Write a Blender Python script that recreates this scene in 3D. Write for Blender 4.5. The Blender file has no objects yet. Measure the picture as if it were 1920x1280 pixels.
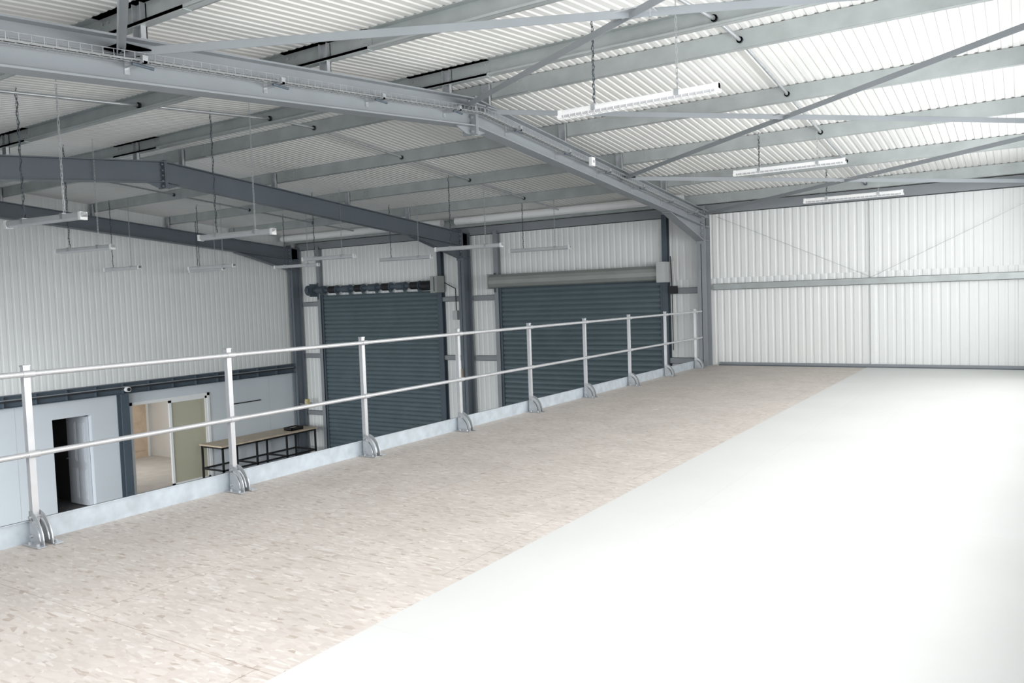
import bpy, math, random
from mathutils import Vector, Matrix
random.seed(4)
S = bpy.context.scene
try:
    S.view_settings.view_transform = 'Standard'
    S.view_settings.look = 'None'
except Exception as e:
    print(e)

# ------------------------------------------------------------------ materials
def newmat(name):
    m = bpy.data.materials.new(name); m.use_nodes = True
    nt = m.node_tree
    return m, nt, nt.nodes['Principled BSDF']

def mat(name, col, rough=0.5, metal=0.0, var=0.08, scale=3.0, bump=0.0, bscale=60.0, spec=0.5):
    m, nt, b = newmat(name)
    b.inputs['Roughness'].default_value = rough
    b.inputs['Metallic'].default_value = metal
    b.inputs['Specular IOR Level'].default_value = spec
    tc = nt.nodes.new('ShaderNodeTexCoord')
    n = nt.nodes.new('ShaderNodeTexNoise'); n.inputs['Scale'].default_value = scale
    n.inputs['Detail'].default_value = 5
    nt.links.new(tc.outputs['Object'], n.inputs['Vector'])
    r = nt.nodes.new('ShaderNodeValToRGB')
    r.color_ramp.elements[0].position = 0.3; r.color_ramp.elements[1].position = 0.7
    r.color_ramp.elements[0].color = (*[c*(1-var) for c in col], 1)
    r.color_ramp.elements[1].color = (*[min(1, c*(1+var)) for c in col], 1)
    nt.links.new(n.outputs['Fac'], r.inputs['Fac'])
    nt.links.new(r.outputs['Color'], b.inputs['Base Color'])
    if bump > 0:
        n2 = nt.nodes.new('ShaderNodeTexNoise'); n2.inputs['Scale'].default_value = bscale
        nt.links.new(tc.outputs['Object'], n2.inputs['Vector'])
        bp = nt.nodes.new('ShaderNodeBump'); bp.inputs['Strength'].default_value = bump
        bp.inputs['Distance'].default_value = 0.01
        nt.links.new(n2.outputs['Fac'], bp.inputs['Height'])
        nt.links.new(bp.outputs['Normal'], b.inputs['Normal'])
    return m

M_STEEL = mat('painted_steel_bluegrey', (0.265, 0.288, 0.308), 0.42, 0, 0.06, 2)
M_STEELD = mat('painted_steel_dark', (0.075, 0.10, 0.125), 0.45, 0, 0.06, 2)
M_PURLIN = mat('galvanised_purlin', (0.41, 0.445, 0.445), 0.38, 0.25, 0.10, 4)
M_GALV = mat('galvanised_steel', (0.50, 0.52, 0.54), 0.35, 0.6, 0.12, 14)
M_KICK = mat('galvanised_kickplate', (0.54, 0.60, 0.65), 0.4, 0.3, 0.12, 10)
M_ALU = mat('aluminium_tube', (0.64, 0.65, 0.67), 0.3, 0.55, 0.05, 8)
M_ROOF = mat('white_roof_liner', (0.78, 0.785, 0.765), 0.45, 0, 0.03, 1)
M_WALL = mat('white_wall_cladding', (0.80, 0.82, 0.815), 0.4, 0, 0.03, 0.7)
M_WALLF = mat('smooth_wall_panel', (0.64, 0.69, 0.73), 0.45, 0, 0.03, 0.7)
M_SHUT = mat('shutter_slats', (0.105, 0.145, 0.165), 0.4, 0.1, 0.08, 2)
M_BOX = mat('shutter_housing', (0.36, 0.38, 0.365), 0.4, 0.3, 0.06, 2)
M_BLACK = mat('black_metal', (0.02, 0.02, 0.022), 0.5, 0.2, 0.1, 6)
M_CABLE = mat('black_cable', (0.03, 0.03, 0.03), 0.6)
M_LAMP = mat('lamp_housing', (0.50, 0.52, 0.53), 0.4, 0.1, 0.04, 6)
M_DIFF = mat('lamp_diffuser', (0.50, 0.51, 0.53), 0.3, 0, 0.02, 6)
M_CONC = mat('concrete_floor', (0.16, 0.16, 0.158), 0.6, 0, 0.12, 1.5, 0.1)
M_WOOD = mat('light_wood', (0.60, 0.50, 0.38), 0.55, 0, 0.12, 8)
M_DOORW = mat('tan_wood_door', (0.66, 0.53, 0.40), 0.5, 0, 0.1, 5)
M_DOORG = mat('grey_door_paint', (0.50, 0.53, 0.57), 0.5, 0, 0.03, 5)
M_WHITE = mat('white_pvc', (0.85, 0.86, 0.86), 0.35, 0, 0.02, 5)
M_CREAM = mat('cream_plaster', (0.80, 0.79, 0.765), 0.7, 0, 0.03, 2)
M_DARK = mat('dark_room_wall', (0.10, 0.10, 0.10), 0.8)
M_BEIGE = mat('beige_screed', (0.52, 0.49, 0.455), 0.7, 0, 0.08, 3)
M_YEL = mat('yellow_plastic', (0.65, 0.58, 0.25), 0.5)

M_GLASS, nt, b = newmat('tinted_glass')
b.inputs['Base Color'].default_value = (0.60, 0.59, 0.46, 1); b.inputs['Roughness'].default_value = 0.1
b.inputs['Alpha'].default_value = 0.5

# OSB
def osb():
    m, nt, b = newmat('osb_board')
    b.inputs['Roughness'].default_value = 0.62
    tc = nt.nodes.new('ShaderNodeTexCoord')
    cols = []
    for ang, sc, off in ((0.35, 1.0, 0), (1.45, 1.1, 3.1), (-0.65, 0.9, 7.7), (2.3, 1.05, 5.2)):
        mp = nt.nodes.new('ShaderNodeMapping')
        mp.inputs['Location'].default_value = (off, off*0.7, 0)
        mp.inputs['Rotation'].default_value = (0, 0, ang)
        mp.inputs['Scale'].default_value = (13*sc, 64*sc, 1)
        nt.links.new(tc.outputs['Object'], mp.inputs['Vector'])
        v = nt.nodes.new('ShaderNodeTexVoronoi'); v.voronoi_dimensions = '2D'
        v.inputs['Scale'].default_value = 1.0
        nt.links.new(mp.outputs['Vector'], v.inputs['Vector'])
        cols.append(v)
    pick = nt.nodes.new('ShaderNodeTexVoronoi'); pick.voronoi_dimensions='2D'; pick.inputs['Scale'].default_value = 19
    nt.links.new(tc.outputs['Object'], pick.inputs['Vector'])
    ps = nt.nodes.new('ShaderNodeSeparateColor'); nt.links.new(pick.outputs['Color'], ps.inputs['Color'])
    def sep(v):
        s = nt.nodes.new('ShaderNodeSeparateColor'); nt.links.new(v.outputs['Color'], s.inputs['Color']); return s.outputs[0]
    def gt(t, ch=0):
        g = nt.nodes.new('ShaderNodeMath'); g.operation='GREATER_THAN'; g.inputs[1].default_value=t
        nt.links.new(ps.outputs[ch], g.inputs[0]); return g.outputs[0]
    def mixf(f, a, c):
        mx = nt.nodes.new('ShaderNodeMix'); mx.data_type = 'FLOAT'
        nt.links.new(f, mx.inputs[0]); nt.links.new(a, mx.inputs[2]); nt.links.new(c, mx.inputs[3]); return mx.outputs[0]
    f = mixf(gt(0.5,0), sep(cols[0]), sep(cols[1]))
    g = mixf(gt(0.5,0), sep(cols[2]), sep(cols[3]))
    f = mixf(gt(0.5,1), f, g)
    r = nt.nodes.new('ShaderNodeValToRGB')
    e = r.color_ramp.elements
    e[0].position = 0.0; e[0].color = (0.43, 0.37, 0.325, 1)
    e[1].position = 1.0; e[1].color = (0.66, 0.625, 0.59, 1)
    k = e.new(0.12); k.color = (0.54, 0.49, 0.452, 1)
    k = e.new(0.85); k.color = (0.595, 0.55, 0.515, 1)
    nt.links.new(f, r.inputs['Fac'])
    nn = nt.nodes.new('ShaderNodeTexNoise'); nn.inputs['Scale'].default_value = 2.2; nn.inputs['Detail'].default_value = 6
    nt.links.new(tc.outputs['Object'], nn.inputs['Vector'])
    r2 = nt.nodes.new('ShaderNodeValToRGB')
    r2.color_ramp.elements[0].position=0.3; r2.color_ramp.elements[0].color=(0.93,0.93,0.93,1)
    r2.color_ramp.elements[1].position=0.7; r2.color_ramp.elements[1].color=(1.05,1.05,1.05,1)
    nt.links.new(nn.outputs['Fac'], r2.inputs['Fac'])
    br = nt.nodes.new('ShaderNodeTexBrick')
    mp = nt.nodes.new('ShaderNodeMapping'); mp.inputs['Location'].default_value = (0.15, 0.4, 0)
    nt.links.new(tc.outputs['Object'], mp.inputs['Vector'])
    nt.links.new(mp.outputs['Vector'], br.inputs['Vector'])
    br.inputs['Scale'].default_value = 1.0
    br.inputs['Brick Width'].default_value = 2.45; br.inputs['Row Height'].default_value = 1.22
    br.inputs['Mortar Size'].default_value = 0.0022; br.inputs['Mortar Smooth'].default_value = 0.2
    br.inputs['Color1'].default_value = (1, 1, 1, 1); br.inputs['Color2'].default_value = (0.97, 0.97, 0.97, 1)
    br.inputs['Mortar'].default_value = (0.66, 0.62, 0.58, 1)
    def mult(a,c):
        mul = nt.nodes.new('ShaderNodeMix'); mul.data_type = 'RGBA'; mul.blend_type = 'MULTIPLY'
        mul.inputs[0].default_value = 1
        nt.links.new(a, mul.inputs[6]); nt.links.new(c, mul.inputs[7]); return mul.outputs[2]
    c = mult(mult(r.outputs['Color'], br.outputs['Color']), r2.outputs['Color'])
    nt.links.new(c, b.inputs['Base Color'])
    return m
M_OSB = osb()
def sheet():
    m = mat('white_floor_sheet', (0.605, 0.615, 0.607), 0.6, 0, 0.03, 0.9)
    nt = m.node_tree; b = nt.nodes['Principled BSDF']
    tc = nt.nodes.new('ShaderNodeTexCoord')
    mp = nt.nodes.new('ShaderNodeMapping'); mp.inputs['Rotation'].default_value=(0,0,math.pi/2)
    nt.links.new(tc.outputs['Object'], mp.inputs['Vector'])
    br = nt.nodes.new('ShaderNodeTexBrick'); nt.links.new(mp.outputs['Vector'], br.inputs['Vector'])
    br.inputs['Scale'].default_value=1; br.inputs['Brick Width'].default_value=5.2; br.inputs['Row Height'].default_value=0.62
    br.inputs['Mortar Size'].default_value=0.0025; br.inputs['Mortar Smooth'].default_value=0.5
    br.inputs['Color1'].default_value=(1,1,1,1); br.inputs['Color2'].default_value=(0.975,0.975,0.97,1)
    br.inputs['Mortar'].default_value=(0.90,0.90,0.89,1)
    old = b.inputs['Base Color'].links[0].from_socket
    mul = nt.nodes.new('ShaderNodeMix'); mul.data_type='RGBA'; mul.blend_type='MULTIPLY'; mul.inputs[0].default_value=1
    nt.links.new(old, mul.inputs[6]); nt.links.new(br.outputs['Color'], mul.inputs[7]); nt.links.new(mul.outputs[2], b.inputs['Base Color'])
    return m
M_SHEET = sheet()

# ------------------------------------------------------------------ mesh builder
class MB:
    def __init__(s):
        s.v = []; s.f = []; s.m = []; s.sm = []; s.mats = []
    def mi(s, m):
        if m not in s.mats: s.mats.append(m)
        return s.mats.index(m)
    def faces(s, vs, fs, m, smooth=False):
        o = len(s.v); s.v += [tuple(p) for p in vs]; k = s.mi(m)
        for f in fs:
            s.f.append([o+i for i in f]); s.m.append(k); s.sm.append(smooth)
    def hexa(s, v, m):
        s.faces(v, [(0,3,2,1),(4,5,6,7),(0,1,5,4),(1,2,6,5),(2,3,7,6),(3,0,4,7)], m)
    def box(s, a, b, m):
        x0,x1 = sorted((a[0],b[0])); y0,y1 = sorted((a[1],b[1])); z0,z1 = sorted((a[2],b[2]))
        s.hexa([(x0,y0,z0),(x1,y0,z0),(x1,y1,z0),(x0,y1,z0),(x0,y0,z1),(x1,y0,z1),(x1,y1,z1),(x0,y1,z1)], m)
    def yz(s, x0, x1, p, q, m):
        s.hexa([(x0,p[0],p[1]),(x1,p[0],p[1]),(x1,q[0],q[1]),(x0,q[0],q[1]),
                (x0,p[0],p[2]),(x1,p[0],p[2]),(x1,q[0],q[2]),(x0,q[0],q[2])], m)
    def beam(s, p, q, w, h, m, up=(0,0,1), off=(0,0)):
        p=Vector(p); q=Vector(q); d=(q-p).normalized(); up=Vector(up)
        a=d.cross(up)
        if a.length<1e-4: a=d.cross(Vector((1,0,0)))
        a.normalize(); u=a.cross(d).normalized()
        p=p+a*off[0]+u*off[1]; q=q+a*off[0]+u*off[1]
        c=[(-w/2,-h/2),(w/2,-h/2),(w/2,h/2),(-w/2,h/2)]
        s.faces([p+a*i+u*j for i,j in c]+[q+a*i+u*j for i,j in c],
                [(0,1,2,3),(7,6,5,4),(0,4,5,1),(1,5,6,2),(2,6,7,3),(3,7,4,0)], m)
    def cyl(s, p, q, r, m, n=12, caps=True, r2=None):
        p=Vector(p); q=Vector(q); d=(q-p).normalized()
        a=d.orthogonal().normalized(); u=d.cross(a)
        r2 = r if r2 is None else r2
        vs=[]
        for P,R in ((p,r),(q,r2)):
            for i in range(n):
                t=2*math.pi*i/n; vs.append(P+a*math.cos(t)*R+u*math.sin(t)*R)
        s.faces(vs,[(i,(i+1)%n,n+(i+1)%n,n+i) for i in range(n)], m, n>6)
        if caps:
            s.faces(vs,[tuple(range(n-1,-1,-1)),tuple(range(n,2*n))], m)
    def extr(s, prof, fn, m, closed=False, smooth=False):
        vs=[]
        for a,b_ in prof: 
            P,Q=fn(a,b_); vs+= [P,Q]
        n=len(prof); fs=[(2*i,2*i+2,2*i+3,2*i+1) for i in range(n-1)]
        if closed: fs.append((2*n-2,0,1,2*n-1))
        s.faces(vs,fs,m,smooth)
    def plate(s, poly, fn0, fn1, m):
        n=len(poly)
        vs=[fn0(*p) for p in poly]+[fn1(*p) for p in poly]
        s.faces(vs,[tuple(range(n)),tuple(range(2*n-1,n-1,-1))]+[(i,n+i,n+(i+1)%n,(i+1)%n) for i in range(n)],m)
    def make(s, name, loc=(0,0,0), parent=None, rot=0.0):
        me=bpy.data.meshes.new(name); me.from_pydata(s.v,[],s.f)
        for mm in s.mats: me.materials.append(mm)
        me.polygons.foreach_set('material_index', s.m)
        me.polygons.foreach_set('use_smooth', s.sm)
        me.update()
        o=bpy.data.objects.new(name,me); S.collection.objects.link(o)
        o.location=loc; o.rotation_euler=(0,0,rot)
        if parent: o.parent=parent
        return o

# ------------------------------------------------------------------ dimensions
YR=7.5; SL=0.09; YB=15.5; YF=-0.5; XL=-17.1; XR=0.76; ZG=-2.78
def zr(y): return 4.02-SL*abs(y-YR)      # roof underside
def zt(y): return 3.74-SL*abs(y-YR)      # rafter top
FR=[-16.93,-11.13,-5.31,0.62]

def corr_prof(a0,a1,p,d,groove=0.35):
    out=[]; a=a0
    while a<a1-1e-6:
        for k,dd in ((0,0),(1-groove-0.12,0),(1-groove,d),(0.90,d)):
            t=a+k*p
            if t<a1: out.append((t,dd))
        a+=p
    out.append((a1,0)); return out

# ------------------------------------------------------------------ ceiling / roof
mb=MB()
pr=corr_prof(XL-0.1,XR+0.1,0.10,0.010,0.35)
mb.extr(pr, lambda a,d: ((a,YF-0.1,zr(YF-0.1)+d),(a,YR,zr(YR)+d)), M_ROOF)
mb.extr(pr, lambda a,d: ((a,YR,zr(YR)+d),(a,YB+0.1,zr(YB+0.1)+d)), M_ROOF)
mb.yz(XL-0.2,XR+0.2,(YF-0.2,zr(YF-0.2)+0.05,zr(YF-0.2)+0.13),(YR,4.07,4.15),M_ROOF)
mb.yz(XL-0.2,XR+0.2,(YR,4.07,4.15),(YB+0.2,zr(YB+0.2)+0.05,zr(YB+0.2)+0.13),M_ROOF)
mb.make('ceiling')

# ------------------------------------------------------------------ purlins
PY=[-0.1,1.7,3.5,5.3,7.12,7.88,9.7,11.5,13.3,15.08]
for y in PY:
    mb=MB(); zt_=zr(y)-0.003; h=0.175; sgn=1 if y>YR else -1
    def cee(x0,x1,g):
        mb.box((x0,y-0.004-g,zt_-h+g*0),(x1,y+0.004+g,zt_),M_PURLIN)
        mb.box((x0,y,zt_-h-g),(x1,y+sgn*0.07,zt_-h+0.006),M_PURLIN)
        mb.box((x0,y+sgn*0.066,zt_-h),(x1,y+sgn*0.072,zt_-h+0.022),M_PURLIN)
        mb.box((x0,y,zt_-0.006),(x1,y+sgn*0.07,zt_),M_PURLIN)
    cee(XL+0.02,XR-0.02,0)
    for fx in FR[1:3]:
        cee(fx-0.55,fx+0.55,0.006)
        for dx in (-0.5,-0.42,0.42,0.5):
            for dz in (0.05,0.13):
                mb.cyl((fx+dx,y-0.022,zt_-dz),(fx+dx,y+0.022,zt_-dz),0.012,M_GALV,6)
    mb.make('roof_purlin')
for x in (-14.05,-8.2,-2.33):
    mb=MB()
    for i in range(len(PY)-1):
        a,b_=PY[i],PY[i+1]
        mb.cyl((x,a-0.05,zr(a)-0.10),(x,b_+0.05,zr(b_)-0.10),0.017,M_GALV,8)
        for yy in (a,b_):
            mb.cyl((x,yy-0.03,zr(yy)-0.10),(x,yy+0.03,zr(yy)-0.10),0.032,M_STEELD,8)
    mb.make('purlin_tie_rod')

# ------------------------------------------------------------------ portal frames
D=0.32; HW=0.085; TF=0.015
def frame(x, mt):
    mb=MB()
    cd=0.30
    def rafter(sgn):
        def Y(t): return YR+sgn*t
        L=8.0-0.1
        def z(t): return 3.74-SL*t
        p=(Y(0),z(0)); q=(Y(L),z(L))
        mb.yz(x-HW,x+HW,(p[0],p[1]-TF,p[1]),(q[0],q[1]-TF,q[1]),mt)
        mb.yz(x-HW,x+HW,(p[0],p[1]-D,p[1]-D+TF),(q[0],q[1]-D,q[1]-D+TF),mt)
        mb.yz(x-0.006,x+0.006,(p[0],p[1]-D+TF,p[1]-TF),(q[0],q[1]-D+TF,q[1]-TF),mt)
        Li=8.0-0.1-cd; L0=Li-1.75
        mb.yz(x-0.006,x+0.006,(Y(L0),z(L0)-D-0.005,z(L0)-D),(Y(Li),z(Li)-D-0.28,z(Li)-D),mt)
        mb.yz(x-HW,x+HW,(Y(L0),z(L0)-D-0.018,z(L0)-D-0.004),(Y(Li),z(Li)-D-0.295,z(Li)-D-0.28),mt)
        mb.box((x-HW-0.01,Y(0.002),3.74-D-0.09),(x+HW+0.01,Y(0.022),3.755),mt)
        mb.plate([(0.02,3.74-D-0.085),(0.02,3.74-D),(0.28,3.74-D-0.025),(0.10,3.74-D-0.085)],
                 lambda a,zz:(x-0.006,Y(a),zz),lambda a,zz:(x+0.006,Y(a),zz),mt)
        for zz in (3.36,3.44,3.52,3.60,3.69):
            for xx in (-0.05,0.05):
                mb.cyl((x+xx,Y(0.02),zz),(x+xx,Y(0.045),zz),0.014,M_GALV,6)
        yo=Y(8.0-0.1); yi=Y(Li); zc=z(Li); zb=z(7.9)
        mb.box((x-HW,yo-sgn*TF,ZG),(x+HW,yo,zb),mt)
        mb.box((x-HW,yi,ZG),(x+HW,yi+sgn*TF,zc),mt)
        mb.box((x-0.006,yi,ZG),(x+0.006,yo,zb),mt)
        mb.box((x-HW-0.03,min(yi,yo)-0.07,ZG),(x+HW+0.03,max(yi,yo)+0.03,ZG+0.025),mt)
        mb.yz(x-HW,x+HW,(yi,zc,zc+0.014),(yo,zb,zb+0.014),mt)
        for zz in (zc-D,zc-D-0.28):
            mb.box((x-HW,yi,zz),(x+HW,yo,zz+0.012),mt)
        mb.box((x-HW-0.008,yi-sgn*0.02,zc-D-0.34),(x+HW+0.008,yi,zc+0.07),mt)
        for k in range(6):
            zz=zc-0.06-k*0.10
            for xx in (-0.045,0.045):
                mb.cyl((x+xx,yi-sgn*0.02,zz),(x+xx,yi-sgn*0.045,zz),0.014,M_GALV,6)
                mb.cyl((x+xx,yi+sgn*0.014,zz),(x+xx,yi+sgn*0.04,zz),0.014,M_GALV,6)
    rafter(1); rafter(-1)
    for y in PY[1:-1]:
        z0=zt(y); z1=zr(y)-0.02
        mb.box((x-0.05,y-0.020,z0),(x+0.05,y-0.012,z1),M_GALV)
        mb.box((x-0.05,y-0.06,z0),(x-0.044,y-0.012,z1),M_GALV)
        mb.box((x+0.044,y-0.06,z0),(x+0.05,y-0.012,z1),M_GALV)
        mb.box((x-0.06,y-0.07,z0),(x+0.06,y+0.05,z0+0.008),M_GALV)
    mb.make('steel_portal_frame')
M_STEEL_SHADED = mat('painted_steel_shaded', (0.13, 0.155, 0.18), 0.42, 0, 0.06, 2)  # same frame paint, with the shade of the left bays put into its colour
for x in FR: frame(x, M_STEEL if x>-6 else M_STEEL_SHADED)

# ------------------------------------------------------------------ roof cross bracing (right bay)
def angle(mb,p,q,m=M_STEEL,w=0.055):
    mb.beam(p,q,w,0.007,m); mb.beam(p,q,0.007,w,m,off=(w/2,-w/2))
def cross(xa,xb,ya,yb):
    mb=MB(); dz=-0.09
    A=(xa,ya,zt(ya)+dz); B=(xb,yb,zt(yb)+dz); C=(xa,yb,zt(yb)+dz); E=(xb,ya,zt(ya)+dz)
    angle(mb,A,B); angle(mb,[C[0],C[1],C[2]-0.012],[E[0],E[1],E[2]-0.012])
    xm=(xa+xb)/2; ym=(ya+yb)/2; zm=(A[2]+B[2])/2
    mb.box((xm-0.17,ym-0.10,zm-0.022),(xm+0.17,ym+0.10,zm-0.012),M_GALV)
    for dx in (-0.12,-0.05,0.05,0.12):
        mb.cyl((xm+dx,ym+dx*0.5,zm-0.05),(xm+dx,ym+dx*0.5,zm+0.02),0.014,M_GALV,6)
    for P in (A,B,C,E):
        sx=1 if P[0]<xm else -1
        mb.box((P[0]-0.02*sx,P[1]-0.12,P[2]-0.02),(P[0]+0.20*sx,P[1]+0.12,P[2]-0.01),M_STEEL)
        for dy in (-0.06,0.06):
            mb.cyl((P[0]+0.12*sx,P[1]+dy,P[2]-0.05),(P[0]+0.12*sx,P[1]+dy,P[2]+0.02),0.014,M_GALV,6)
    mb.make('roof_cross_brace')
for ya,yb in ((-0.2,3.3),(3.3,7.35),(7.65,11.5),(11.5,15.0)):
    cross(FR[2]+0.02,FR[3]-0.02,ya,yb)

# ------------------------------------------------------------------ wall_back (far eave wall)
def wall_x(mb,x0,x1,z0,z1,y=YB,sg=1,m=M_WALL):
    mb.extr(corr_prof(x0,x1,0.14,0.008,0.3), lambda a,d: ((a,y+sg*d,z0),(a,y+sg*d,z1)), m)
    mb.box((x0,y+sg*0.03,z0),(x1,y+sg*0.12,z1),m)
DOORS=[(-16.06,-12.06),(-10.25,-6.25)]
ZD=1.72
mb=MB()
zt_w=zr(YB)+0.02
wall_x(mb,XL,XR,ZD,zt_w)
segs=[(XL,DOORS[0][0]),(DOORS[0][1],DOORS[1][0]),(DOORS[1][1],XR)]
for a,b_ in segs: wall_x(mb,a,b_,ZG,ZD)
mb.make('wall_back')
mb=MB()
mb.box((-2.33,YB-0.035,0),(-2.27,YB+0.001,3.0),M_WALL)
mb.box((-5.1,YB-0.06,0.0),(XR,YB,0.06),M_STEEL)
mb.box((-5.1,YB-0.10,0.0),(XR,YB-0.06,0.015),M_STEELD)
mb.make('trim_1')
def girt(x0,x1,z,m=M_PURLIN,name='wall_girt'):
    mb=MB()
    mb.box((x0,YB-0.10,z-0.06),(x1,YB-0.092,z+0.06),m)
    mb.box((x0,YB-0.10,z+0.054),(x1,YB-0.002,z+0.06),m)
    mb.box((x0,YB-0.10,z-0.06),(x1,YB-0.002,z-0.054),m)
    mb.make(name)
girt(-5.18,0.5,1.55)
for (a,b_) in ((-16.8,-16.2),(-11.95,-11.25),(-11.0,-10.36),(-6.12,-5.43)):
    for z in (1.50,0.08,-1.5): girt(a,b_,z,M_STEEL)
for i,x in enumerate((-16.14,-11.98,-10.32,-6.17)):
    mb=MB()
    mt=M_STEELD if i in (1,3) else M_STEEL
    mb.box((x-0.055,YB-0.14,ZG),(x+0.055,YB-0.132,3.05),mt)
    mb.box((x-0.055,YB-0.01,ZG),(x+0.055,YB-0.002,3.05),mt)
    mb.box((x-0.004,YB-0.132,ZG),(x+0.004,YB-0.01,3.05),mt)
    mb.box((x-0.10,YB-0.18,ZG),(x+0.10,YB-0.002,ZG+0.015),mt)
    mb.make('door_jamb_post')
mb=MB()
mb.box((XL+0.1,YB-0.09,2.98),(XR,YB-0.08,3.18),M_STEEL)
mb.box((XL+0.1,YB-0.09,2.98),(XR,YB-0.002,2.99),M_STEEL)
mb.box((XL+0.1,YB-0.09,3.17),(XR,YB-0.002,3.18),M_STEEL)
mb.make('eave_beam')
mb=MB()
prof=[(math.cos(t)*0.085,math.sin(t)*0.085) for t in [2*math.pi*i/16 for i in range(16)]]
for xa,xb in ((FR[0]+0.2,FR[1]-0.2),(FR[1]+0.2,FR[2]-0.2)):
    mb.extr(prof, lambda a,b_: ((xa,YB-0.78+a,zr(YB-0.78)-0.11+b_),(xb,YB-0.78+a,zr(YB-0.78)-0.11+b_)), M_WHITE, True, True)
mb.make('trim_2')
mb=MB()
mb.cyl((-5.1,YB-0.12,2.93),(-2.3,YB-0.12,1.62),0.0035,M_GALV,6)
mb.cyl((0.45,YB-0.12,2.93),(-2.3,YB-0.12,1.62),0.0035,M_GALV,6)
mb.make('wall_tie_rod')

# ------------------------------------------------------------------ roller shutters
def shutter(x0,x1,covered):
    mb=MB(); y=YB-0.06
    zz=ZG+0.02; prof=[]
    prof.append((0.0,zz))
    p=0.112
    while zz<ZD-0.02:
        for k,dd in ((0.06,0.0),(0.12,-0.016),(0.35,-0.024),(0.65,-0.022),(0.9,-0.010),(0.94,0.004),(1.0,0.004)):
            prof.append((dd,zz+k*p))
        zz+=p
    mb.extr(prof, lambda a,b_: ((x0+0.01,y+a,b_),(x1-0.01,y+a,b_)), M_SHUT)
    mb.box((x0+0.01,y-0.03,ZG),(x1-0.01,y+0.02,ZG+0.07),M_SHUT)
    for xx,s in ((x0,1),(x1,-1)):
        mb.box((xx-0.03*s,y-0.05,ZG),(xx+0.04*s,y-0.035,ZD+0.02),M_STEELD)
        mb.box((xx-0.03*s,y-0.05,ZG),(xx-0.02*s,y+0.03,ZD+0.02),M_STEELD)
    zc=ZD+0.15; yc=y-0.19
    for xx,s in ((x0-0.12,1),(x1+0.12,-1)):
        mb.box((xx-0.006,yc-0.17,zc-0.17),(xx+0.006,YB-0.0,zc+0.17),M_BOX if covered else M_STEELD)
        mb.box((xx-0.006,YB-0.15,zc-0.25),(xx+0.05*s,YB-0.14,zc+0.2),M_STEELD)
    if covered:
        pp=[(0.17,0.15),(-0.06,0.15),(-0.13,0.09),(-0.15,0.02),(-0.15,-0.06),(-0.11,-0.13),(-0.04,-0.155),(0.05,-0.155)]
        mb.plate(pp,lambda a,b_:(x0-0.11,yc+a,zc+b_),lambda a,b_:(x1+0.11,yc+a,zc+b_),M_BOX)
        mb.box((x1+0.02,yc-0.20,zc-0.19),(x1+0.20,yc+0.12,zc+0.22),M_LAMP)
    else:
        mb.cyl((x0-0.2,yc,zc),(x1+0.11,yc,zc),0.055,M_STEELD,16)
        for k in range(9):
            xx=x0+0.12+k*(x1-x0-0.24)/8
            mb.cyl((xx-0.12,yc,zc),(xx+0.12,yc,zc),0.095,M_BLACK if k%2 else M_STEELD,18)
            mb.cyl((xx+0.14,yc,zc),(xx+0.16,yc,zc),0.11,M_STEELD,18)
            mb.beam((xx,yc+0.09,zc-0.02),(xx,y,ZD-0.04),0.10,0.006,M_SHUT,up=(0,1,0))
        mb.cyl((x0-0.35,yc,zc),(x0-0.2,yc,zc),0.14,M_STEELD,20)
        mb.box((x1+0.0,yc-0.15,zc-0.20),(x1+0.20,yc+0.15,zc+0.2),M_BOX)
        mb.cyl((x1-0.35,yc,zc-0.02),(x1-0.05,yc,zc-0.02),0.12,M_BLACK,16)
    mb.make('roller_shutter_door')
shutter(*DOORS[0],False)
shutter(*DOORS[1],True)
mb=MB()
mb.box((-11.55,YB-0.22,1.0),(-11.42,YB-0.12,1.22),M_LAMP)
mb.cyl((-11.48,YB-0.16,1.22),(-11.48,YB-0.16,1.75),0.012,M_CABLE,6)
mb.cyl((-11.48,YB-0.16,1.75),(-11.8,YB-0.16,1.9),0.012,M_CABLE,6)
mb.make('shutter_control_box')
mb=MB()
mb.box((-6.06,YB-0.26,1.45),(-5.90,YB-0.14,1.60),M_BLACK)
mb.cyl((-6.0,YB-0.2,1.6),(-6.0,YB-0.25,2.2),0.014,M_CABLE,6)
mb.cyl((-5.95,YB-0.2,1.6),(-5.95,YB-0.25,2.1),0.010,M_LAMP,6)
mb.cyl((-6.0,YB-0.2,1.45),(-6.0,YB-0.2,0.3),0.010,M_CABLE,6)
mb.make('shutter_motor_switch')
mb=MB()
mb.box((-11.26,15.0,-0.42),(-11.16,15.09,-0.15),M_WOOD)
mb.make('wooden_block')

# ------------------------------------------------------------------ wall_left (gable)
mb=MB()
ZB=-0.12
def wl_top(y): return zr(y)+0.03
pr=corr_prof(YF,YR,0.14,0.003,0.3)
mb.extr(pr, lambda a,d: ((XL-d,a,ZB),(XL-d,a,wl_top(a))), M_WALL)
pr=corr_prof(YR,YB,0.14,0.003,0.3)
mb.extr(pr, lambda a,d: ((XL-d,a,ZB),(XL-d,a,wl_top(a))), M_WALL)
for a,b_ in ((YF-0.1,YR),(YR,YB+0.1)):
    mb.yz(XL-0.12,XL-0.025,(a,ZB,wl_top(a)),(b_,ZB,wl_top(b_)),M_WALL)
D1=(8.62,9.45,-0.74); D2=(10.32,12.43,-0.60)
def flat(y0,y1,z0,z1): mb.box((XL-0.12,y0,z0),(XL+0.02,y1,z1),M_WALLF)
flat(YF,D1[0],ZG,ZB); flat(D1[0],D1[1],D1[2],ZB); flat(D1[1],D2[0],ZG,ZB); flat(D2[0],D2[1],D2[2],ZB); flat(D2[1],YB,ZG,ZB)
for y in (4.4,7.9,13.1,14.3):
    mb.box((XL+0.02,y-0.003,ZG),(XL+0.022,y+0.003,ZB),M_LAMP)
mb.make('wall_left')
mb=MB()
bx=XL+0.13
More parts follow.
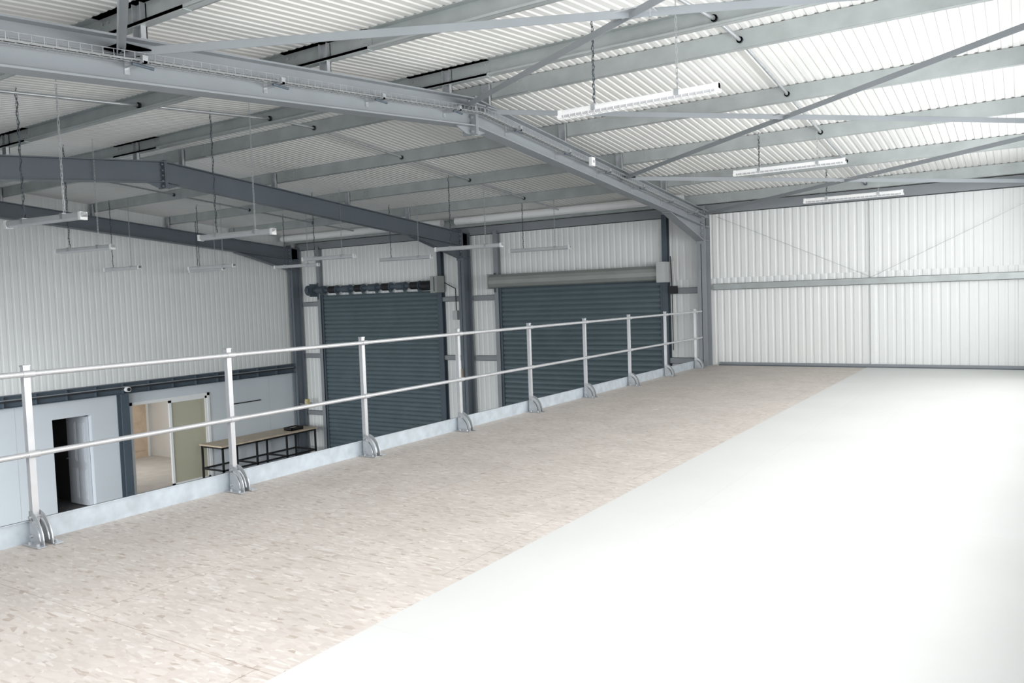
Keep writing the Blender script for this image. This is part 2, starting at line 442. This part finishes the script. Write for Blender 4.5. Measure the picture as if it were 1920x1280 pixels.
mb.box((bx-0.08,YF+0.45,-0.13),(bx+0.10,15.08,-0.115),M_STEELD)
mb.box((bx-0.08,YF+0.45,-0.36),(bx+0.10,15.08,-0.345),M_STEELD)
mb.box((bx-0.005,YF+0.45,-0.345),(bx+0.008,15.08,-0.13),M_STEELD)
for y in [0.8+i*0.62 for i in range(23)]:
    mb.box((bx,y,-0.345),(bx+0.09,y+0.01,-0.13),M_STEELD)
mb.make('steel_beam')
mb=MB()
for zz in (-0.20,-0.235):
    mb.cyl((bx+0.115,0.2,zz),(bx+0.115,15.0,zz),0.012,M_CABLE if zz<-0.21 else M_STEEL,6)
mb.make('wall_conduit')
mb=MB()
cy=10.13
mb.box((XL+0.03,cy-0.09,ZG),(XL+0.045,cy+0.09,-0.37),M_STEELD)
mb.box((XL+0.20,cy-0.09,ZG),(XL+0.215,cy+0.09,-0.37),M_STEELD)
mb.box((XL+0.045,cy-0.006,ZG),(XL+0.20,cy+0.006,-0.37),M_STEELD)
mb.box((XL+0.03,cy-0.14,ZG),(XL+0.27,cy+0.14,ZG+0.02),M_STEELD)
mb.make('steel_column')
mb=MB()
mb.cyl((XL+0.24,10.16,-0.26),(XL+0.33,10.16,-0.26),0.06,M_WHITE,16)
mb.cyl((XL+0.33,10.16,-0.26),(XL+0.345,10.16,-0.26),0.04,M_BLACK,16)
mb.make('alarm_bell')
mb=MB()
hx=XL-0.10
mb.box((hx-0.82,9.40,ZG+0.02),(hx,9.44,-0.78),M_DOORG)
for z0,z1 in ((ZG+0.15,-1.95),(-1.80,-0.92)):
    for xa,xb in ((0.10,0.37),(0.45,0.72)):
        mb.box((hx-xb,9.385,z0),(hx-xa,9.40,z1),M_DOORG)
        mb.box((hx-xb+0.03,9.378,z0+0.03),(hx-xa-0.03,9.385,z1-0.03),M_DOORG)
mb.cyl((hx-0.76,9.33,-1.75),(hx-0.76,9.40,-1.75),0.015,M_GALV,8)
mb.cyl((hx-0.76,9.34,-1.75),(hx-0.65,9.34,-1.75),0.01,M_GALV,8)
mb.make('door_1')
mb=MB()
y0,y1,zt2=D2
fx0,fx1=XL-0.06,XL+0.045
w=0.07
mb.box((fx0,y0,ZG),(fx1,y0+w,zt2),M_WHITE); mb.box((fx0,y1-w,ZG),(fx1,y1,zt2),M_WHITE)
mb.box((fx0,y0,zt2-w),(fx1,y1,zt2),M_WHITE); mb.box((fx0,y0,ZG),(fx1,y1,ZG+0.03),M_WHITE)
ym=11.32
def sash(a,b_,x0,x1):
    mb.box((x0,a,ZG+0.03),(x1,a+0.06,zt2-w),M_WHITE); mb.box((x0,b_-0.06,ZG+0.03),(x1,b_,zt2-w),M_WHITE)
    mb.box((x0,a,zt2-w-0.06),(x1,b_,zt2-w),M_WHITE); mb.box((x0,a,ZG+0.03),(x1,b_,ZG+0.12),M_WHITE)
    mb.box(((x0+x1)/2-0.004,a+0.06,ZG+0.12),((x0+x1)/2+0.004,b_-0.06,zt2-w-0.06),M_GLASS)
sash(ym,y1-w,XL-0.01,XL+0.035)
sash(ym+0.04,y1-w,XL-0.055,XL-0.015)
mb.make('door_2')
mb=MB()
mb.box((XL-4.6,9.7,ZG-0.1),(XL-0.12,15.6,ZG),M_BEIGE)
mb.box((XL-4.7,9.7,ZG),(XL-4.6,15.6,-0.2),M_CREAM)
mb.box((XL-4.7,9.6,ZG),(XL-0.12,9.7,-0.2),M_CREAM)
mb.box((XL-4.7,15.6,ZG),(XL-0.12,15.7,-0.2),M_CREAM)
mb.box((XL-4.7,9.6,-0.3),(XL-0.12,15.7,-0.2),M_WHITE)
mb.box((XL-4.6,13.75,ZG),(XL-2.2,13.85,-0.3),M_CREAM)
mb.make('wall_office')
mb=MB()
mb.box((XL-4.598,12.75,ZG),(XL-4.55,13.6,-0.72),M_DOORW)
for z0,z1 in ((ZG+0.2,-1.9),(-1.75,-0.9)):
    mb.box((XL-4.55,12.87,z0),(XL-4.535,13.48,z1),M_DOORW)
mb.box((XL-4.598,12.68,ZG),(XL-4.54,12.75,-0.65),M_WHITE); mb.box((XL-4.598,13.6,ZG),(XL-4.54,13.67,-0.65),M_WHITE)
mb.box((XL-4.598,12.68,-0.72),(XL-4.54,13.67,-0.65),M_WHITE)
mb.cyl((XL-4.55,12.85,-1.75),(XL-4.49,12.85,-1.75),0.02,M_GALV,8)
mb.make('door_3')
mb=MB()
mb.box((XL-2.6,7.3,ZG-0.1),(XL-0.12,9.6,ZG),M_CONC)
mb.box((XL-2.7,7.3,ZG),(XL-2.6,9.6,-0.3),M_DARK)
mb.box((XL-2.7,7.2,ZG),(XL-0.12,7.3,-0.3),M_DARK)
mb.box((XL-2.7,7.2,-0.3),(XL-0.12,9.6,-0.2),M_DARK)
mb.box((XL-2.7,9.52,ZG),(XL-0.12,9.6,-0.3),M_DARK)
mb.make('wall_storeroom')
mb=MB()
mb.box((XL+0.022,12.95,-1.0),(XL+0.05,14.0,-0.975),M_BLACK)
mb.make('wall_rail')

# ------------------------------------------------------------------ workbench
mb=MB()
bx0,bx1,by0,by1,bz=-16.85,-16.0,11.92,14.95,-1.80
mb.box((bx0,by0,bz-0.035),(bx1,by1,bz),M_WOOD)
for x in (bx0+0.04,bx1-0.04):
    for y in (by0+0.05,by0+1.05,by0+2.0,by1-0.05):
        mb.box((x-0.02,y-0.02,ZG),(x+0.02,y+0.02,bz-0.035),M_BLACK)
    mb.box((x-0.02,by0+0.03,bz-0.08),(x+0.02,by1-0.03,bz-0.035),M_BLACK)
    mb.box((x-0.02,by0+0.03,bz-0.62),(x+0.02,by1-0.03,bz-0.58),M_BLACK)
for y in (by0+0.05,by0+1.05,by0+2.0,by1-0.05):
    for z in (bz-0.08,bz-0.62):
        mb.box((bx0+0.02,y-0.02,z),(bx1-0.02,y+0.02,z+0.04),M_BLACK)
mb.make('workbench')
mb=MB()
ty=14.2
mb.box((-16.45,ty,bz),(-16.15,ty+0.4,bz+0.02),M_BLACK)
mb.box((-16.45,ty,bz),(-16.43,ty+0.4,bz+0.08),M_BLACK); mb.box((-16.17,ty,bz),(-16.15,ty+0.4,bz+0.08),M_BLACK)
mb.box((-16.45,ty,bz),(-16.15,ty+0.02,bz+0.08),M_BLACK); mb.box((-16.45,ty+0.38,bz),(-16.15,ty+0.4,bz+0.08),M_BLACK)
mb.box((-16.38,ty+0.08,bz+0.02),(-16.22,ty+0.3,bz+0.06),M_WOOD)
mb.make('tool_tray')
mb=MB()
mb.box((-16.52,15.04,-1.22),(-16.42,15.12,-1.08),M_YEL); mb.box((-16.51,15.02,-1.2),(-16.43,15.04,-1.12),M_WOOD)
mb.box((-16.8,15.1,-1.24),(-16.4,15.3,-1.22),M_STEEL)
mb.make('yellow_first_aid_box')

# ------------------------------------------------------------------ floors
mb=MB(); mb.box((XL-0.1,YF-0.1,ZG-0.15),(XR+0.1,YB+0.1,ZG),M_CONC); mb.make('floor')
ME=-5.39
mb=MB()
mb.box((ME,YF,-0.16),(XR,YB-0.001,-0.022),M_CONC)
mb.box((ME-0.01,YF,-0.30),(ME,15.0,-0.02),M_GALV)
mb.box((ME,YF+0.4,-0.40),(ME+0.15,15.0,-0.16),M_STEELD)
mb.make('mezzanine_floor')
for x in (-2.4,):
    mb=MB()
    mb.box((x-0.08,YF+0.3,-0.40),(x+0.08,YB-0.3,-0.385),M_STEELD); mb.box((x-0.08,YF+0.3,-0.175),(x+0.08,YB-0.3,-0.16),M_STEELD)
    mb.box((x-0.006,YF+0.3,-0.385),(x+0.006,YB-0.3,-0.175),M_STEELD)
    for y in (3.5,11.5): 
        mb.box((x-0.08,y-0.08,ZG),(x+0.08,y-0.066,-0.40),M_STEELD); mb.box((x-0.08,y+0.066,ZG),(x+0.08,y+0.08,-0.40),M_STEELD)
        mb.box((x-0.006,y-0.066,ZG),(x+0.006,y+0.066,-0.40),M_STEELD)
    mb.make('mezzanine_support_beam')
def quadslab(mb,pts,z0,z1,m):
    mb.hexa([(x,y,z0) for x,y in pts]+[(x,y,z1) for x,y in pts],m)
e0=(-2.49,YF); e1=(-2.395,YB-0.004)
mb=MB(); quadslab(mb,[(ME,YF),e0,e1,(ME,YB-0.004)],-0.022,0.0,M_OSB); mb.make('osb_flooring')
mb=MB(); quadslab(mb,[e0,(XR,YF),(XR,YB-0.004),e1],-0.022,0.003,M_SHEET)
mb.make('white_floor_covering')

# ------------------------------------------------------------------ guardrail
rail=bpy.data.objects.new('guardrail',None); S.collection.objects.link(rail)
PX=-5.325
POSTS=[-0.3]+[1.02+1.523*i for i in range(0,10)]
mb=MB()
for zz in (1.085,0.575):
    mb.cyl((PX+0.038,-0.45,zz),(PX+0.038,14.95,zz),0.018,M_ALU,16)
    mb.cyl((PX+0.038,14.95,zz),(PX+0.038,14.97,zz),0.022,M_ALU,16)
mb.make('rails',parent=rail)
mb=MB()
for y in POSTS:
    q=0.020
    mb.box((PX-q,y-q,0.01),(PX+q,y+q,1.13),M_ALU)
    mb.box((PX-q-0.003,y-q-0.003,1.13),(PX+q+0.003,y+q+0.003,1.14),M_GALV)
    for zz in (1.085,0.575):
        mb.cyl((PX+0.038,y-0.035,zz),(PX+0.038,y+0.035,zz),0.023,M_ALU,16)
        mb.cyl((PX+0.01,y,zz),(PX+0.038,y,zz),0.016,M_ALU,10)
mb.make('posts',parent=rail)
mb=MB()
def arc(r,n=10): return [(r*math.cos(math.pi/2*i/n), r*math.sin(math.pi/2*i/n)) for i in range(n+1)]
for y in POSTS:
    x0=PX-0.01
    for s in (-1,1):
        ya=y+s*0.024; yb=ya+s*0.007
        f0=lambda a,z: (x0+a*0.82,ya,0.008+z); f1=lambda a,z:(x0+a*0.82,yb,0.008+z)
        def ring(ri,ro,n=10):
            A=arc(ri,n); B=arc(ro,n)
            for i in range(n):
                mb.plate([A[i],B[i],B[i+1],A[i+1]],f0,f1,M_GALV)
        ring(0.165,0.20); mb.plate([(0,0)]+arc(0.145),f0,f1,M_GALV)
        mb.plate([(0.14,0),(0.17,0),(0.17,0.02),(0.14,0.02)],f0,f1,M_GALV)
        mb.plate([(0,0.14),(0.02,0.14),(0.02,0.17),(0,0.17)],f0,f1,M_GALV)
        mb.box((x0-0.01,ya,0.003),(x0+0.19,ya+s*0.055,0.010),M_GALV)
        for dx in (0.04,0.14):
            mb.cyl((x0+dx,ya+s*0.03,0.01),(x0+dx,ya+s*0.03,0.024),0.011,M_GALV,6)
    mb.cyl((x0+0.02,y-0.042,0.17),(x0+0.02,y+0.042,0.17),0.012,M_GALV,8)
    mb.cyl((x0+0.02,y-0.042,0.05),(x0+0.02,y+0.042,0.05),0.012,M_GALV,8)
mb.make('base_brackets',parent=rail)
mb=MB()
mb.box((PX-0.045,-0.45,0.0),(PX-0.038,14.99,0.145),M_KICK)
mb.box((PX-0.045,-0.45,0.139),(PX-0.025,14.99,0.145),M_KICK)
mb.make('kick_plate',parent=rail)

# ------------------------------------------------------------------ cable tray
mb=MB()
TX=FR[2]+HW+0.05
def tz(y): return zt(y)-0.19
def seg(ya,yb):
    for dx,dz in ((-0.04,0),(0.02,0),(0.08,0),(-0.04,0.05),(0.08,0.05)):
        mb.cyl((TX+dx,ya,tz(ya)+dz),(TX+dx,yb,tz(yb)+dz),0.003,M_GALV,5,False)
    for dx,dz,r in ((0.0,0.012,0.009),(0.03,0.012,0.007)):
        mb.cyl((TX+dx,ya,tz(ya)+dz),(TX+dx,yb,tz(yb)+dz),r,M_CABLE if dx==0 else M_LAMP,6,False)
seg(-0.1,YR); seg(YR,15.0)
y=-0.1
while y<15.0:
    z=tz(y)
    mb.cyl((TX-0.04,y,z),(TX+0.08,y,z),0.0025,M_GALV,4,False)
    mb.cyl((TX+0.08,y,z),(TX+0.08,y,z+0.05),0.0025,M_GALV,4,False)
    mb.cyl((TX-0.04,y,z),(TX-0.04,y,z+0.05),0.0025,M_GALV,4,False)
    y+=0.075
y=0.9
while y<15:
    z=tz(y)
    mb.box((FR[2]+0.006,y-0.015,z-0.02),(TX+0.10,y+0.015,z-0.006),M_GALV)
    mb.box((TX+0.07,y-0.02,z-0.02),(TX+0.10,y+0.02,z+0.03),M_GALV)
    mb.box((FR[2]+0.006,y-0.02,z-0.06),(FR[2]+0.014,y+0.02,z+0.06),M_GALV)
    mb.cyl((TX+0.05,y-0.07,z-0.03),(TX+0.05,y+0.09,z-0.035),0.011,M_STEELD,8)
    y+=1.22
mb.make('wire_cable_tray')
mb=MB(); y=10.05; mb.box((TX+0.085,y-0.05,tz(y)-0.06),(TX+0.13,y+0.05,tz(y)+0.06),M_WHITE); mb.cyl((TX+0.13,y,tz(y)),(TX+0.14,y,tz(y)),0.02,M_LAMP,10)
mb.make('junction_box')

# ------------------------------------------------------------------ pendant lights
def chain(mb,x,y,z0,z1,m):
    p=0.042; n=max(1,int((z1-z0)/p))
    r=0.0024
    for i in range(n):
        za=z0+i*p; zb=za+p*1.25; w=0.008
        dx,dy=(w,0) if i%2 else (0,w)
        mb.beam((x-dx,y-dy,za),(x-dx,y-dy,zb),r*1.6,r*1.6,m,up=(0,1,0))
        mb.beam((x+dx,y+dy,za),(x+dx,y+dy,zb),r*1.6,r*1.6,m,up=(0,1,0))
        for zz in (za,zb):
            mb.beam((x-dx,y-dy,zz),(x+dx,y+dy,zz),r*1.6,r*1.6,m,up=(0,0,1))
def batten(x,y,z,L=1.5,rot=0.0,guard=False):
    mb=MB()
    h=L/2
    ztop=(zr(y)-0.0)-z
    q=0.8 if guard else 1.0
    prof=[(-0.035*q,0.0),(-0.035*q,0.03),(-0.028*q,0.045),(0.028*q,0.045),(0.035*q,0.03),(0.035*q,0.0)]
    mb.plate(prof,lambda a,b_:(-h,a,b_),lambda a,b_:(h,a,b_),M_WHITE if guard else M_LAMP)
    dprof=[(0.032*q,0.0)]+[(0.032*q*math.cos(t),-0.026*q*math.sin(t)) for t in [math.pi*i/8 for i in range(1,8)]]+[(-0.032*q,0.0)]
    mb.plate(dprof,lambda a,b_:(-h+0.03,a,b_),lambda a,b_:(h-0.03,a,b_),M_DIFF)
    for s in (-1,1):
        mb.box((s*h,-0.038*q,-0.028*q),(s*(h-0.035),0.038*q,0.048),M_WHITE)
        mb.box((s*h*0.52-0.02,-0.037,0.0),(s*h*0.52+0.02,0.037,0.055),M_GALV)
    if guard:
        k=-h
        while k<=h+1e-6:
            mb.box((k-0.003,-0.034,-0.030),(k+0.003,0.034,-0.026),M_WHITE)
            mb.box((k-0.003,-0.036,-0.030),(k+0.003,-0.032,0.0),M_WHITE)
            mb.box((k-0.003,0.032,-0.030),(k+0.003,0.036,0.0),M_WHITE)
            k+=L/24
        for yy,zz in ((-0.034,-0.028),(0,-0.028),(0.034,-0.028)):
            mb.box((-h,yy-0.002,zz-0.002),(h,yy+0.002,zz+0.002),M_WHITE)
    for s,m in ((-1,M_STEELD),(1,M_GALV)):
        chain(mb,s*h*0.52,0,0.055,ztop-0.04,m)
        mb.cyl((s*h*0.52,0,ztop-0.04),(s*h*0.52,0,ztop),0.004,M_GALV,6)
    prev=None; n=34; xx=-h*0.52
    for i in range(n+1):
        t=i/n; a=t*7*2*math.pi
        P=(xx+0.013*math.cos(a),0.013*math.sin(a),0.05+t*(ztop-0.06))
        if prev: mb.cyl(prev,P,0.003,M_CABLE,5,False)
        prev=P
    mb.make('pendant_batten_light',loc=(x,y,z),rot=rot)
R8=math.radians(6)
for (x,y,z,L) in ((-8.1,4.14,2.37,1.2),(-8.2,6.48,2.35,1.25),(-8.2,11.37,2.37,1.35),(-8.2,13.8,2.42,1.35),
                (-10.95,12.9,2.37,1.35),(-11.45,11.2,2.37,1.3),(-11.4,6.36,2.37,1.25),(-14.65,10.9,2.35,1.35),
                (-15.9,9.65,2.36,1.1),(-13.9,12.6,2.36,1.3),(-15.9,11.7,2.36,1.1)):
    batten(x,y,z,L,R8)
for (x,y,z) in ((-2.85,6.5,3.11),(-2.75,11.4,3.12),(-2.35,13.9,2.9)):
    batten(x,y,z,1.5,0,True)

# ------------------------------------------------------------------ front wall & right wall (behind / beside the camera)
mb=MB()
def wf(x0,x1,z0,z1): wall_x(mb,x0,x1,z0,z1,YF,-1)
ztf=zr(YF)+0.02
wf(XL,XR,2.6,ztf)
FO=[(-16.0,-12.0,ZG,2.0),(-10.2,-6.2,ZG,2.0),(-4.6,-0.2,0.9,2.6)]
xs=XL
for a,b_,z0,z1 in FO:
    wf(xs,a,ZG,2.6)
    if z0>ZG: wf(a,b_,ZG,z0)
    if z1<2.6: wf(a,b_,z1,2.6)
    xs=b_
wf(xs,XR,ZG,2.6)
mb.make('wall_front')
a,b_,z0,z1=FO[2]
mb=MB()
for k in range(5):
    x=a+(b_-a)*k/4; mb.box((x-0.03,YF-0.08,z0),(x+0.03,YF-0.02,z1),M_WHITE)
for z in (z0,z1): mb.box((a,YF-0.08,z-0.03),(b_,YF-0.02,z+0.03),M_WHITE)
mb.make('added_window_1')  # unseen window, added to go with the fill lamp behind the camera
WZ0,WZ1=0.9,2.65
mb=MB()
def wr(y0,y1,z0,z1=None):
    pr=corr_prof(y0,y1,0.14,0.006,0.3)
    mb.extr(pr, lambda a,d: ((XR+d,a,z0),(XR+d,a,wl_top(a) if z1 is None else z1)), M_WALL)
    mb.yz(XR+0.03,XR+0.12,(y0,z0,wl_top(y0) if z1 is None else z1),(y1,z0,wl_top(y1) if z1 is None else z1),M_WALL)
wr(YF,1.0,ZG); wr(14.0,YB,ZG); wr(1.0,14.0,ZG,WZ0); wr(1.0,YR,WZ1); wr(YR,14.0,WZ1)
mb.make('wall_right')
mb=MB()
for k in range(10):
    y=1.0+13.0*k/9; mb.box((XR+0.02,y-0.03,WZ0),(XR+0.08,y+0.03,WZ1),M_WHITE)
for z in (WZ0,WZ1): mb.box((XR+0.02,1.0,z-0.03),(XR+0.08,14.0,z+0.03),M_WHITE)
mb.make('window_2')

# ------------------------------------------------------------------ lights
def area(name,loc,dirv,sx,sy,p,col=(1,1,1),spread=180):
    l=bpy.data.lights.new(name,'AREA'); l.shape='RECTANGLE'; l.size=sx; l.size_y=sy; l.energy=p; l.color=col
    l.spread=math.radians(spread)
    o=bpy.data.objects.new(name,l); S.collection.objects.link(o); o.location=loc
    o.rotation_euler=Vector(dirv).to_track_quat('-Z','Y').to_euler()
    return o
area('daylight_gable_window',(0.50,8.0,1.9),(-1,0.08,-0.02),13.0,1.3,475,(1.0,0.998,0.995),180)
area('added_fill_behind',(-2.4,YF+0.25,1.9),(0,1,-0.25),4.2,1.0,115,(0.99,0.99,1.0),150)  # fill lamp added behind the camera to brighten floor and far wall
area('daylight_door_a',(-13.6,YF+0.9,0.1),(-0.55,1,-0.75),3.4,2.4,330,(0.95,0.98,1.0),110)
area('daylight_door_b',(-8.2,YF+0.9,0.1),(-0.45,1,-0.75),3.6,2.4,350,(0.95,0.98,1.0),110)
area('office_ceiling_light',(XL-2.6,11.8,-0.32),(0,0,-1),1.2,1.2,42,(1.0,0.985,0.96))
w=bpy.data.worlds.new('sky'); S.world=w; w.use_nodes=True
bg=w.node_tree.nodes['Background']; bg.inputs[0].default_value=(0.88,0.94,1.0,1); bg.inputs[1].default_value=0.5

# ------------------------------------------------------------------ camera
f=1491.0
Xc=Vector((2310,1,1491)).normalized(); Yc=Vector((962,113,-1491)).normalized()
Zc=Xc.cross(Yc).normalized(); Yc=Zc.cross(Xc).normalized()
R=Matrix((Xc,Yc,Zc))
cam=bpy.data.cameras.new('camera'); co=bpy.data.objects.new('camera',cam); S.collection.objects.link(co)
cam.sensor_width=36; cam.lens=f/1920*36; cam.clip_start=0.05
co.matrix_world=Matrix.Translation((0,0,1.45)) @ R.to_4x4()
S.camera=co
